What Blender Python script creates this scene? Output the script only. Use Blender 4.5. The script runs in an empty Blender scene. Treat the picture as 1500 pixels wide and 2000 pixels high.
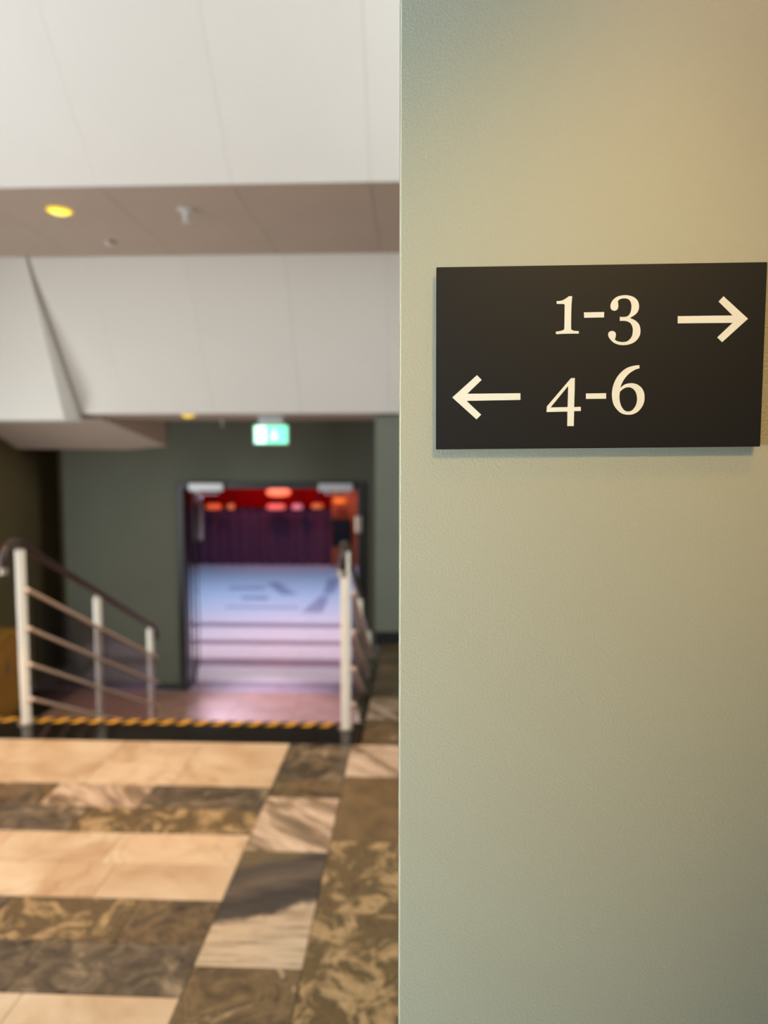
import bpy, bmesh, math, random
from mathutils import Vector, Matrix
random.seed(7)
SC = bpy.context.scene
COL = SC.collection

# ------------------------------------------------------------------ camera
F = 1390.0                                   # focal length for a 1500 x 2000 frame
cam_d = bpy.data.cameras.new('camera')
cam_d.sensor_fit = 'VERTICAL'
cam_d.sensor_height = 32.0
cam_d.sensor_width = 24.0
cam_d.lens = 32.0 * F / 2000.0
cam_d.clip_start = 0.02
cam_d.dof.use_dof = True
cam_d.dof.focus_distance = 0.621
cam_d.dof.aperture_fstop = 3.2
cam = bpy.data.objects.new('camera', cam_d)
COL.objects.link(cam)
cam.location = (0, 0, 1.55)
cam.rotation_euler = (math.pi/2 - math.atan(107/F), 0, math.atan(59/F))
SC.camera = cam

# ------------------------------------------------------------------ light
world = bpy.data.worlds.new('world')
SC.world = world
world.use_nodes = True
bg = world.node_tree.nodes['Background']
bg.inputs[0].default_value = (0.80, 0.90, 1.0, 1)
bg.inputs[1].default_value = 0.35

def area(name, loc, target, sx, sy, power, col, spread=180):
    l = bpy.data.lights.new(name, 'AREA')
    l.shape = 'RECTANGLE'; l.size = sx; l.size_y = sy
    l.energy = power; l.color = col; l.spread = math.radians(spread)
    o = bpy.data.objects.new(name, l); COL.objects.link(o)
    o.location = loc
    o.rotation_euler = (Vector(target) - Vector(loc)).to_track_quat('-Z', 'Y').to_euler()
    return o

def spot(name, loc, target, power, col, angle, blend=0.6, radius=0.03):
    l = bpy.data.lights.new(name, 'SPOT')
    l.energy = power; l.color = col; l.spot_size = math.radians(angle)
    l.spot_blend = blend; l.shadow_soft_size = radius
    o = bpy.data.objects.new(name, l); COL.objects.link(o)
    o.location = loc
    o.rotation_euler = (Vector(target) - Vector(loc)).to_track_quat('-Z', 'Y').to_euler()
    return o

# daylight: tall glass front behind the photographer, then added fills without windows of their own
area('daylight_front', (-2.6, -3.9, 2.4), (-1.6, 3.0, 2.0), 4.6, 3.6, 28, (0.85, 0.92, 1.0))
area('added_fill_left', (-4.2, 2.0, 2.3), (0.0, 2.6, 2.2), 3.4, 4.0, 195, (0.93, 0.97, 1.03))  # added fill, lifts the white boards without reaching the sage wall
area('added_fill_stairwell', (-4.2, 5.15, 0.35), (0.0, 5.9, 0.9), 1.8, 1.7, 62, (0.96, 0.97, 0.94))  # added low fill, brightens the duct casing and soffits from below
area('added_strip_fill', (-3.6, -1.4, 0.95), (-0.34, 0.63, 1.25), 0.3, 2.3, 9.2, (0.77, 0.94, 1.1), 13)  # added narrow strip light, makes the sage wall fall off to the right
area('added_fill_high_right', (3.2, 2.3, 3.5), (-1.2, 3.4, 3.4), 2.2, 1.4, 205, (0.90, 0.96, 1.0))  # added high fill on the right, brightens the white boards
# warm ceiling spots of the foyer
spot('warm_spot_sign', (0.44, -0.74, 2.68), (0.12, 0.63, 1.50), 84, (1.0, 0.68, 0.24), 26, 1.0, 0.005)
spot('warm_spot_corner', (0.40, 0.26, 2.50), (0.40, 0.63, 1.90), 19, (1.0, 0.58, 0.24), 64, 1.0, 0.03)
spot('warm_spot_floor', (-2.2, 2.6, 4.3), (-1.7, 3.5, 0.0), 440, (1.0, 0.53, 0.14), 60, 1.0, 0.06)
spot('warm_spot_floor_near', (-1.0, 1.6, 4.3), (-0.9, 1.9, 0.0), 52, (1.0, 0.74, 0.46), 70, 1.0, 0.06)
spot('warm_spot_stairs', (-2.24, 4.53, 3.06), (-2.2, 5.4, -1.0), 50, (1.0, 0.62, 0.25), 70, 1.0, 0.05)
spot('warm_spot_landing', (-2.07, 6.50, 1.91), (-2.6, 7.2, -1.0), 11, (1.0, 0.58, 0.22), 100, 1.0, 0.04)
# coloured show lighting of the hall beyond the door
area('hall_wash_pink', (-2.0, 9.3, 2.9), (-1.8, 9.0, -1.0), 3.0, 2.6, 150, (1.0, 0.72, 0.80), 130)
area('hall_wash_blue', (-2.8, 12.8, 2.9), (-2.8, 12.8, -1.0), 5.0, 3.4, 150, (0.29, 0.61, 1.10), 140)
spot('hall_orange_spot', (-1.6, 15.3, 1.6), (-1.6, 16.6, -0.2), 45, (1.0, 0.32, 0.06), 50, 0.8, 0.05)
spot('hall_red_wash', (-3.2, 14.6, 2.0), (-3.2, 17.0, 0.9), 120, (1.0, 0.03, 0.0), 110, 1.0, 0.1)
spot('added_door_spill', (-3.25, 11.0, 2.6), (-1.30, 6.6, -1.0), 2700, (0.84, 0.72, 1.0), 22, 0.8, 0.2)  # added spot, imitates the bright hall reflected in the landing floor

SC.view_settings.view_transform = 'Standard'
SC.view_settings.look = 'None'
SC.view_settings.exposure = 0.0
SC.view_settings.gamma = 1.0
SC.view_settings.use_curve_mapping = False

# ------------------------------------------------------------------ helpers
def srgb(r, g, b):
    f = lambda c: (c/255/12.92) if c/255 <= 0.04045 else ((c/255+0.055)/1.055)**2.4
    return (f(r), f(g), f(b), 1.0)

class NT:
    def __init__(s, name):
        s.m = bpy.data.materials.new(name); s.m.use_nodes = True
        s.t = s.m.node_tree; s.n = s.t.nodes; s.l = s.t.links
        s.b = s.n['Principled BSDF']
    def new(s, ty, **kw):
        n = s.n.new(ty)
        for k, v in kw.items():
            if k.startswith('i_'): n.inputs[k[2:].replace('_', ' ')].default_value = v
            else: setattr(n, k, v)
        return n
    def link(s, a, b): s.l.new(a, b)
    def coords(s, rnd=True, scale=(1, 1, 1), rot=(0, 0, 0), rnd_rot=False):
        tc = s.new('ShaderNodeTexCoord'); mp = s.new('ShaderNodeMapping')
        mp.inputs['Scale'].default_value = scale; mp.inputs['Rotation'].default_value = rot
        s.link(tc.outputs['Object'], mp.inputs['Vector'])
        if rnd:
            oi = s.new('ShaderNodeObjectInfo')
            mu = s.new('ShaderNodeMath', operation='MULTIPLY'); mu.inputs[1].default_value = 61.0
            s.link(oi.outputs['Random'], mu.inputs[0])
            ad = s.new('ShaderNodeVectorMath', operation='ADD')
            s.link(mp.outputs[0], ad.inputs[0]); s.link(mu.outputs[0], ad.inputs[1])
            return ad.outputs[0]
        return mp.outputs[0]
    def ramp(s, fac, stops, interp='LINEAR'):
        r = s.new('ShaderNodeValToRGB'); r.color_ramp.interpolation = interp
        e = r.color_ramp.elements
        while len(e) > 1: e.remove(e[-1])
        e[0].position = stops[0][0]; e[0].color = stops[0][1]
        for p, c in stops[1:]:
            k = e.new(p); k.color = c
        s.link(fac, r.inputs[0]); return r.outputs[0]
    def noise(s, v, scale, detail=4, rough=0.55, dist=0.0):
        n = s.new('ShaderNodeTexNoise'); n.inputs['Scale'].default_value = scale
        n.inputs['Detail'].default_value = detail; n.inputs['Roughness'].default_value = rough
        n.inputs['Distortion'].default_value = dist
        s.link(v, n.inputs['Vector']); return n.outputs[0]
    def mix(s, fac, a, b, mode='MIX'):
        m = s.new('ShaderNodeMix', data_type='RGBA', blend_type=mode)
        for sock, v in ((m.inputs[0], fac), (m.inputs[6], a), (m.inputs[7], b)):
            if hasattr(v, 'links'): s.link(v, sock)
            else: sock.default_value = v
        return m.outputs[2]
    def bump(s, h, strength, dist):
        b = s.new('ShaderNodeBump'); b.inputs['Strength'].default_value = strength
        b.inputs['Distance'].default_value = dist
        s.link(h, b.inputs['Height']); s.link(b.outputs[0], s.b.inputs['Normal'])
    def fin(s, col, rough=0.5, metal=0.0, **kw):
        if hasattr(col, 'links'): s.link(col, s.b.inputs['Base Color'])
        else: s.b.inputs['Base Color'].default_value = col
        s.b.inputs['Roughness'].default_value = rough; s.b.inputs['Metallic'].default_value = metal
        for k, v in kw.items(): s.b.inputs[k.replace('_', ' ')].default_value = v
        return s.m

def paint(name, c, var=0.06, rough=0.6, scale=3.0, bump=0.0, bscale=300, bdist=0.001, metal=0.0, detail=2, **kw):
    t = NT(name); v = t.coords(rnd=False)
    n = t.noise(v, scale, 3)
    d = tuple(x*(1-var) for x in c[:3]) + (1,); e = tuple(min(1, x*(1+var)) for x in c[:3]) + (1,)
    col = t.ramp(n, [(0.3, d), (0.7, e)])
    if bump: t.bump(t.noise(v, bscale, detail), bump, bdist)
    return t.fin(col, rough, metal, **kw)

def emit(name, c, strength):
    t = NT(name); t.b.inputs['Emission Color'].default_value = c
    t.b.inputs['Emission Strength'].default_value = strength
    return t.fin(c, 0.5)

# stones
def stone_cream():
    t = NT('cream_marble'); v = t.coords()
    n = t.noise(v, 3.2, 5, 0.6, 0.8)
    base = t.ramp(n, [(0.28, srgb(188, 150, 114)), (0.5, srgb(210, 180, 145)), (0.72, srgb(224, 200, 168))])
    w = t.new('ShaderNodeTexVoronoi', feature='DISTANCE_TO_EDGE'); w.inputs['Scale'].default_value = 1.7
    n2 = t.new('ShaderNodeTexNoise'); n2.inputs['Scale'].default_value = 4
    t.link(v, n2.inputs['Vector'])
    ad = t.new('ShaderNodeMix', data_type='VECTOR'); ad.inputs[0].default_value = 0.5
    t.link(v, ad.inputs[4]); t.link(n2.outputs[1], ad.inputs[5]); t.link(ad.outputs[1], w.inputs['Vector'])
    veins = t.ramp(w.outputs[0], [(0.0, (0.30, 0.30, 0.30, 1)), (0.022, (0, 0, 0, 1))])
    col = t.mix(veins, base, srgb(150, 105, 72))
    oi = t.new('ShaderNodeObjectInfo')
    sh = t.ramp(oi.outputs['Random'], [(0, (0.86, 0.84, 0.82, 1)), (1, (1, 1, 1, 1))])
    return t.fin(t.mix(1.0, col, sh, 'MULTIPLY'), 0.32)
def stone_green():
    t = NT('green_brown_marble'); v = t.coords()
    n = t.noise(v, 5.0, 9, 0.72, 1.0)
    col = t.ramp(n, [(0.34, srgb(46, 34, 22)), (0.46, srgb(96, 76, 50)), (0.54, srgb(128, 102, 68)),
                     (0.59, srgb(86, 70, 46)), (0.64, srgb(176, 145, 108)), (0.74, srgb(200, 172, 136))])
    f = t.noise(v, 30, 4, 0.6)
    return t.fin(t.mix(1.0, col, t.ramp(f, [(0.3, (0.7, 0.7, 0.7, 1)), (0.7, (1.1, 1.1, 1.1, 1))]), 'MULTIPLY'), 0.3)
def stone_blotch():
    t = NT('olive_marble_with_cream_clouds'); v = t.coords()
    n = t.noise(v, 7.0, 10, 0.74, 0.8)
    col = t.ramp(n, [(0.32, srgb(70, 52, 30)), (0.44, srgb(112, 88, 54)), (0.49, srgb(82, 68, 40)),
                     (0.52, srgb(144, 116, 76)), (0.59, srgb(182, 150, 106)), (0.65, srgb(112, 90, 56)), (0.74, srgb(190, 162, 122))])
    f = t.noise(v, 40, 4, 0.6)
    return t.fin(t.mix(1.0, col, t.ramp(f, [(0.3, (0.78, 0.78, 0.78, 1)), (0.7, (1.08, 1.08, 1.08, 1))]), 'MULTIPLY'), 0.3)
def stone_grey():
    t = NT('grey_brown_marble'); v = t.coords()
    n = t.noise(v, 9.0, 8, 0.72, 0.8)
    col = t.ramp(n, [(0.34, srgb(44, 36, 28)), (0.48, srgb(88, 73, 55)), (0.57, srgb(112, 95, 73)), (0.68, srgb(168, 144, 116))])
    return t.fin(col, 0.3)
def stone_streak(name, stops, ang, sc=1.0):
    t = NT(name); v = t.coords(rot=(0, 0, math.radians(ang)))
    s1 = t.new('ShaderNodeMapping'); s1.inputs['Scale'].default_value = (2.0*sc, 7.0*sc, 2.0*sc); t.link(v, s1.inputs['Vector'])
    s2 = t.new('ShaderNodeMapping'); s2.inputs['Scale'].default_value = (5*sc, 34*sc, 5*sc); t.link(v, s2.inputs['Vector'])
    g = t.noise(s2.outputs[0], 1.0, 6, 0.7, 0.5)
    col = t.ramp(t.noise(s1.outputs[0], 1.0, 4, 0.6, 0.9), stops)
    return t.fin(t.mix(1.0, col, t.ramp(g, [(0.34, (0.52, 0.47, 0.42, 1)), (0.58, (1.08, 1.08, 1.08, 1))]), 'MULTIPLY'), 0.3)
def stone_two_tone():
    # dark grey upper corner, pale streaked lower corner, as quarried
    t = NT('half_grey_half_cream_marble'); v = t.coords(rnd=False)
    sep = t.new('ShaderNodeSeparateXYZ'); t.link(v, sep.inputs[0])
    a = t.new('ShaderNodeMath', operation='MULTIPLY_ADD'); a.inputs[1].default_value = -0.42
    t.link(sep.outputs[0], a.inputs[0]); t.link(sep.outputs[1], a.inputs[2])
    wob = t.noise(v, 5, 4, 0.6)
    b = t.new('ShaderNodeMath', operation='MULTIPLY_ADD'); b.inputs[1].default_value = 0.16
    t.link(wob, b.inputs[0]); t.link(a.outputs[0], b.inputs[2])
    s2 = t.new('ShaderNodeMapping'); s2.inputs['Rotation'].default_value = (0, 0, math.radians(-23)); s2.inputs['Scale'].default_value = (4, 34, 4)
    t.link(v, s2.inputs['Vector'])
    g = t.noise(s2.outputs[0], 1.0, 6, 0.7, 0.4)
    mr = t.new('ShaderNodeMapRange'); mr.inputs[1].default_value = -0.25; mr.inputs[2].default_value = 0.45
    t.link(b.outputs[0], mr.inputs[0])
    col = t.ramp(mr.outputs[0], [(0.0, srgb(196, 172, 142)), (0.37, srgb(190, 164, 134)), (0.41, srgb(74, 62, 52)), (0.52, srgb(60, 50, 44)),
                                 (0.66, srgb(100, 84, 68)), (0.80, srgb(72, 62, 52)), (0.92, srgb(110, 92, 60))])
    return t.fin(t.mix(1.0, col, t.ramp(g, [(0.34, (0.55, 0.5, 0.46, 1)), (0.56, (1.05, 1.05, 1.05, 1))]), 'MULTIPLY'), 0.3)

M = {}
M['sage'] = paint('sage_wall_paint', srgb(165, 160, 135), 0.03, 0.5, 2.0, 0.75, 430, 0.0009, detail=3)
M['greenlt'] = paint('grey_green_wall_paint', srgb(112, 117, 103), 0.05, 0.7, 2.0)
M['green'] = paint('dark_green_wall_paint', srgb(90, 93, 79), 0.05, 0.7, 2.0)
M['dark'] = paint('dark_brown_wall_paint', srgb(112, 100, 68), 0.08, 0.7, 2.0)
M['lightblock'] = paint('dark_brown_light_block', srgb(52, 36, 22), 0.15, 0.5, 3)  # for the unseen wall added beside the sign wall
M['white'] = paint('white_board', srgb(234, 231, 224), 0.02, 0.7, 1.2, 0.1, 60, 0.002)
M['soffit'] = paint('taupe_acoustic_board', srgb(198, 182, 168), 0.03, 0.85, 2.0, 0.2, 200, 0.001)
M['gap'] = paint('dark_joint', srgb(150, 136, 124), 0.05, 0.9)
M['whitegap'] = paint('pale_joint', srgb(226, 223, 216), 0.03, 0.9)
M['grout'] = paint('brown_grout', srgb(92, 76, 58), 0.1, 0.8, 20)
M['pale'] = paint('pale_polished_stone', srgb(222, 216, 214), 0.06, 0.3, 5); M['cream'] = stone_cream(); M['greenst'] = stone_green(); M['blotch'] = stone_blotch(); M['greyst'] = stone_grey()
M['pinkst'] = stone_streak('pink_streaked_marble', [(0.30, srgb(104, 88, 64)), (0.44, srgb(150, 124, 98)), (0.54, srgb(204, 176, 150)), (0.7, srgb(214, 188, 162))], 42)
M['brownst'] = stone_streak('brown_streaked_marble', [(0.3, srgb(70, 56, 38)), (0.5, srgb(96, 78, 52)), (0.64, srgb(124, 102, 70)), (0.72, srgb(160, 134, 102))], -42)
M['plain'] = paint('plain_brown_marble', srgb(112, 88, 56), 0.3, 0.3, 9)
M['mauve'] = paint('mauve_grey_stone', srgb(150, 132, 140), 0.12, 0.3, 6)
M['inlay'] = paint('grey_lilac_inlay_stone', srgb(170, 164, 176), 0.12, 0.3, 6)
M['landing'] = paint('brown_polished_stone', srgb(156, 120, 100), 0.16, 0.25, 4)
M['twotone'] = stone_two_tone()
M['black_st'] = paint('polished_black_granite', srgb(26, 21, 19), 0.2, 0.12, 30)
M['steel'] = paint('brushed_stainless_steel', srgb(190, 178, 164), 0.03, 0.34, 12, metal=0.85)
M['bar'] = paint('dull_steel_bar', srgb(216, 186, 160), 0.03, 0.4, 12, metal=0.1)
M['post'] = paint('cream_painted_steel', srgb(244, 236, 220), 0.02, 0.4, 6)
M['rail'] = paint('dark_stained_wood', srgb(52, 36, 30), 0.2, 0.32, 18)
M['frame'] = paint('black_door_frame', srgb(34, 37, 38), 0.05, 0.3, 6)
M['silver'] = paint('silver_metal', srgb(205, 208, 212), 0.02, 0.35, 6, metal=0.3)
M['plate'] = paint('satin_black_plate', srgb(15, 14, 14), 0.03, 0.5, 6, Specular_IOR_Level=0.35)
M['letter'] = paint('cream_vinyl', srgb(222, 216, 194), 0.01, 0.7, 6)
M['curtain'] = paint('plum_curtain_fabric', srgb(92, 54, 70), 0.14, 1.0, 9)
M['red'] = paint('red_fascia_paint', srgb(150, 3, 1), 0.08, 1.0, 3, Specular_IOR_Level=0.1)
M['orangew'] = paint('orange_wood_panel', srgb(190, 96, 46), 0.15, 0.5, 4)
M['wood'] = paint('golden_brown_veneer', srgb(190, 136, 58), 0.12, 0.5, 5)
M['black'] = paint('black_plastic', srgb(12, 12, 13), 0.05, 0.9, 5)
M['whitep'] = paint('white_plastic', srgb(220, 220, 216), 0.02, 0.5, 5)

def glass():
    t = NT('clear_glass')
    return t.fin((0.97, 0.97, 0.97, 1), 0.0, Transmission_Weight=1.0, IOR=1.08)
M['glass'] = glass()
def tape():
    t = NT('black_yellow_hazard_tape'); v = t.coords(rnd=False)
    sep = t.new('ShaderNodeSeparateXYZ'); t.link(v, sep.inputs[0])
    a = t.new('ShaderNodeMath', operation='MULTIPLY_ADD'); a.inputs[1].default_value = -0.6
    t.link(sep.outputs[1], a.inputs[0]); t.link(sep.outputs[0], a.inputs[2])
    m = t.new('ShaderNodeMath', operation='MULTIPLY'); m.inputs[1].default_value = 1/0.105; t.link(a.outputs[0], m.inputs[0])
    fr = t.new('ShaderNodeMath', operation='FRACT'); t.link(m.outputs[0], fr.inputs[0])
    col = t.ramp(fr.outputs[0], [(0, srgb(222, 160, 40)), (0.5, srgb(30, 24, 18))], 'CONSTANT')
    return t.fin(col, 0.5)
M['tape'] = tape()

# ------------------------------------------------------------------ geometry helpers
def box(bm, x0, x1, y0, y1, z0, z1, bev=0.0):
    r = bmesh.ops.create_cube(bm, size=1.0)
    vs = r['verts']
    for v in vs:
        v.co = Vector(((x0+x1)/2 + v.co.x*(x1-x0), (y0+y1)/2 + v.co.y*(y1-y0), (z0+z1)/2 + v.co.z*(z1-z0)))
    if bev:
        es = list({e for v in vs for e in v.link_edges})
        bmesh.ops.bevel(bm, geom=es, offset=bev, segments=2, profile=0.5, affect='EDGES')

def lathe(bm, prof, c=(0, 0, 0), axis='Z', n=24):
    rings = []
    for r, h in prof:
        ring = []
        for i in range(n):
            a = 2*math.pi*i/n
            p = (r*math.cos(a), r*math.sin(a), h)
            if axis == 'Y': p = (p[0], h, p[1])
            if axis == 'X': p = (h, p[0], p[1])
            ring.append(bm.verts.new((p[0]+c[0], p[1]+c[1], p[2]+c[2])))
        rings.append(ring)
    for a, b in zip(rings, rings[1:]):
        for i in range(n):
            bm.faces.new((a[i], a[(i+1) % n], b[(i+1) % n], b[i]))
    bm.faces.new(rings[0][::-1]); bm.faces.new(rings[-1])

def tube(bm, pts, r, n=14, cap=True):
    pts = [Vector(p) for p in pts]; rings = []
    up = Vector((1, 0, 0))
    for i, p in enumerate(pts):
        d = (pts[min(i+1, len(pts)-1)] - pts[max(i-1, 0)]).normalized()
        a = up.cross(d)
        if a.length < 1e-3: a = Vector((0, 1, 0)).cross(d)
        a.normalize(); b = d.cross(a)
        rr = r[i] if isinstance(r, (list, tuple)) else r
        rings.append([bm.verts.new(p + rr*(math.cos(2*math.pi*k/n)*a + math.sin(2*math.pi*k/n)*b)) for k in range(n)])
    for a, b in zip(rings, rings[1:]):
        for k in range(n): bm.faces.new((a[k], a[(k+1) % n], b[(k+1) % n], b[k]))
    if cap: bm.faces.new(rings[0][::-1]); bm.faces.new(rings[-1])

def hull(bm, faces_verts, faces):
    vs = [bm.verts.new(p) for p in faces_verts]
    for f in faces: bm.faces.new([vs[i] for i in f])

def finish(bm, name, smooth=False):
    bmesh.ops.recalc_face_normals(bm, faces=bm.faces)
    me = bpy.data.meshes.new(name); bm.to_mesh(me); bm.free()
    if smooth:
        me.polygons.foreach_set('use_smooth', [True]*len(me.polygons))
        try: me.set_sharp_from_angle(angle=math.radians(38))
        except Exception: pass
    return me

def obj(name, bm, mat, parent=None, loc=None, smooth=False):
    """link a bmesh as one object; loc moves the origin there while the geometry stays where it was built"""
    if loc is not None: bmesh.ops.translate(bm, verts=bm.verts, vec=-Vector(loc))
    me = finish(bm, name, smooth); me.materials.append(mat)
    o = bpy.data.objects.new(name, me); COL.objects.link(o)
    if loc is not None: o.location = loc
    if parent is not None:
        o.parent = parent
        o.matrix_parent_inverse = Matrix.Translation(-world_loc(parent))
    return o
def world_loc(o):
    v = Vector(o.location)
    if o.parent is not None:   # part: its location is already world based through the parent inverse
        return v
    return v
def tag(o, label=None, cat=None, group=None, kind=None):
    if label: o['label'] = label
    if cat: o['category'] = cat
    if group: o['group'] = group
    if kind: o['kind'] = kind
    return o
def empty(name, loc, label, cat, group=None):
    o = bpy.data.objects.new(name, None); COL.objects.link(o); o.location = loc
    o.empty_display_size = 0.05
    return tag(o, label, cat, group)
def B(*a, **k):
    bm = bmesh.new(); box(bm, *a, **k); return bm
def instance(name, me, parent, loc, mat=None, rot=None):
    o = bpy.data.objects.new(name, me); COL.objects.link(o)
    o.parent = parent; o.matrix_parent_inverse = Matrix.Translation(-world_loc(parent))
    o.location = loc
    if rot: o.rotation_euler = rot
    if mat is not None:
        o.material_slots[0].link = 'OBJECT'; o.material_slots[0].material = mat
    return o

# ================================================================== SETTING
Z3, Z2 = 1.938, 3.10          # lower soffit, upper soffit
Y1, Y2, Y3, YB = 4.15, 5.54, 6.34, 7.55
ZL = -1.0                     # level of the lower landing and the hall
XL, XR = -4.28, -0.35

# upper foyer floor: slab with every stone tile laid on it
floor = tag(obj('floor', B(-4.4, 3.4, -4.2, 3.73, -0.3, -0.012), M['grout']), 'foyer floor of cream and dark marble tiles', kind='structure')
tile_cache = {}
def tile_mesh(w, d, h=0.02):
    k = (round(w, 3), round(d, 3), h)
    if k not in tile_cache:
        bm = bmesh.new(); g = 0.0012
        box(bm, -w/2+g, w/2-g, -d/2+g, d/2-g, -h, 0.0)
        tp = [e for e in bm.edges if all(v.co.z > -1e-6 for v in e.verts)]
        bmesh.ops.bevel(bm, geom=tp, offset=0.0015, segments=1, affect='EDGES')
        me = finish(bm, 'tile'); me.materials.append(M['cream']); tile_cache[k] = me
    return tile_cache[k]
def tile(parent, x0, x1, y0, y1, mat, z=0.0, h=0.02, name='tile', rot=None):
    return instance(name, tile_mesh(x1-x0, y1-y0, h), parent, ((x0+x1)/2, (y0+y1)/2, z + random.uniform(-0.0004, 0.0004)), M[mat], rot)

dark_pool = ['greenst', 'greyst', 'greyst', 'blotch', 'brownst', 'greenst', 'pinkst']
def row(y0, y1, joints, mats):
    """joints run leftwards from x = -0.669"""
    for i in range(len(joints)-1):
        tile(floor, joints[i+1], joints[i], y0, y1, mats[i] if i < len(mats) else random.choice(dark_pool))
def run(start, w, n=9):
    r = [-0.669]; x = start
    while x > -4.28: r.append(x); x -= w
    r.append(-4.3); return r
LC = ['cream']*12
row(3.455, 3.73, run(-1.144, 0.436), LC); row(3.22, 3.455, run(-1.144, 0.436), LC)
row(3.0, 3.22, run(-1.22, 0.46), ['greyst', 'pinkst', 'greenst', 'greyst'])
row(2.79, 3.0, run(-1.04, 0.40), ['blotch', 'blotch', 'greyst', 'greenst'])
row(2.57, 2.79, run(-1.20, 0.46), LC); row(2.355, 2.57, run(-1.135, 0.46), LC)
row(2.13, 2.355, run(-0.96, 0.46), ['greenst', 'blotch', 'greyst', 'greenst'])
row(1.907, 2.13, run(-1.19, 0.46), ['greyst', 'greyst', 'greenst'])
row(1.69, 1.907, run(-1.13, 0.46), LC); row(1.47, 1.69, run(-1.0, 0.46), LC)
row(1.25, 1.47, run(-1.0, 0.46), []); row(1.03, 1.25, run(-1.2, 0.46), [])
row(0.81, 1.03, run(-1.13, 0.46), LC); row(0.60, 0.81, run(-1.0, 0.46), LC)
for y0, y1, m in ((3.30, 3.73, 'greyst'), (3.12, 3.30, 'greenst'), (2.676, 3.12, 'pinkst'), (2.036, 2.676, 'twotone'), (1.40, 2.036, 'greenst'), (0.6, 1.40, 'blotch')):
    tile(floor, -0.669, -0.335, y0, y1, m)
ys = [3.73, 3.348, 2.76, 2.306, 1.80, 1.2, 0.66]
cm = ['pinkst', 'plain', 'blotch', 'blotch', 'blotch', 'greenst']
for i in range(6):
    for k in range(4):
        x = -0.335 + 0.45*k
        tile(floor, x, x+0.45, ys[i+1], ys[i], cm[i] if k == 0 else random.choice(dark_pool))

# the strip of floor that ramps down on the right of the stairs
ramp_a = math.atan2(-0.15, 2.67)
ramp = bmesh.new()
hull(ramp, [(XR+0.06, 3.73, -0.012), (3.4, 3.73, -0.012), (3.4, 6.45, -0.165), (XR+0.06, 6.45, -0.165),
            (XR+0.06, 3.73, -0.3), (3.4, 3.73, -0.3), (3.4, 6.45, -0.4), (XR+0.06, 6.45, -0.4)],
     [(0, 1, 2, 3), (4, 5, 6, 7), (0, 1, 5, 4), (1, 2, 6, 5), (2, 3, 7, 6), (3, 0, 4, 7)])
ramp = tag(obj('floor', ramp, M['grout']), 'dark brown marble floor sloping down to the right of the stairs', kind='structure')
for i in range(6):
    y0 = 3.735 + i*0.445
    for k in range(3):
        x = XR + 0.065 + 0.45*k
        ym = y0 + 0.2225
        tile(ramp, x, x+0.45, y0, y0+0.445, ['greenst', 'pinkst', 'brownst', 'brownst', 'brownst', 'brownst'][(i+k) % 6 if k else i],
             z=-(ym-3.73)*0.15/2.67, rot=(ramp_a, 0, 0))

# black stone strip, treads and risers
strip = obj('stair_top_strip', B(XL+0.02, XR+0.064, 3.733, 4.05, -0.06, 0.0, bev=0.003), M['black_st'])
tag(strip, 'polished black granite strip along the top edge of the stairs', 'stair edging')
tp = obj('hazard_tape', B(XL+0.03, XR+0.0, 3.975, 4.044, 0.0002, 0.0016), M['tape'], loc=(-2.0, 4.0, 0))
tag(tp, 'black and yellow striped tape stuck on the top stair edge', 'warning tape')
st = bmesh.new(); RIS, TR = 1.0/6, 0.33
box(st, XL+0.02, XR, 3.75, 4.03, ZL, -0.062)
stairs = tag(obj('staircase', st, M['grout']), 'stone staircase going down between the two railings', 'stairs', kind='structure')
for i in range(5):
    obj('tread', B(XL+0.02, XR, 4.03+TR*i-0.01, 4.05+TR*(i+1), -RIS*(i+1)-0.03, -RIS*(i+1), bev=0.002), M['brownst'], stairs)
    obj('riser', B(XL+0.02, XR, 4.031+TR*i, 4.03+TR*(i+1), ZL, -RIS*(i+1)-0.031), M['grout'], stairs)

# lower landing and hall floor with stone strips
fl2 = tag(obj('floor', B(-9.0, 2.2, 4.05, 17.6, ZL-0.3, ZL-0.012), M['grout']), 'polished stone floor of the lower landing and the hall', kind='structure')
bands = []      # (y0, y1, material) from the stairs to the curtain, read off the photograph's stripes
y = 5.72; ylist = [(5.72, 6.20, 'd'), (6.20, 6.72, 'l'), (6.72, 6.98, 'd'), (6.98, 7.50, 'l'), (7.50, 7.86, 'k'), (7.86, 8.46, 'l'), (8.46, 8.80, 'd'),
                   (8.80, 9.46, 'l'), (9.46, 9.70, 'k'), (9.70, 10.46, 'l'), (10.46, 10.74, 'k')]
yy = 10.74
while yy < 16.8: ylist.append((yy, min(yy+0.76, 16.95), 'l')); yy += 0.76
for y0, y1, c in ylist:
    w = 0.62 if y1 < 10.8 else 1.0
    x = -4.3 if y1 < 7.6 else (-4.6 if y1 < 10.8 else -6.6)
    xe = XR if y1 < 7.6 else (0.0 if y1 < 10.8 else 0.4)
    while x < xe - 0.01:
        x1 = min(x+w, xe)
        m = {'l': 'landing' if y1 < 7.6 else 'pale', 'd': 'landing' if y1 < 7.6 else 'mauve', 'k': 'mauve'}[c]
        if y1 < 7.6 and x1 < -3.35: m = 'black_st'  # black stone here only stands for the darker left end of the landing
        tile(fl2, x, x1, y0, y1, m, z=ZL); x = x1
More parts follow.
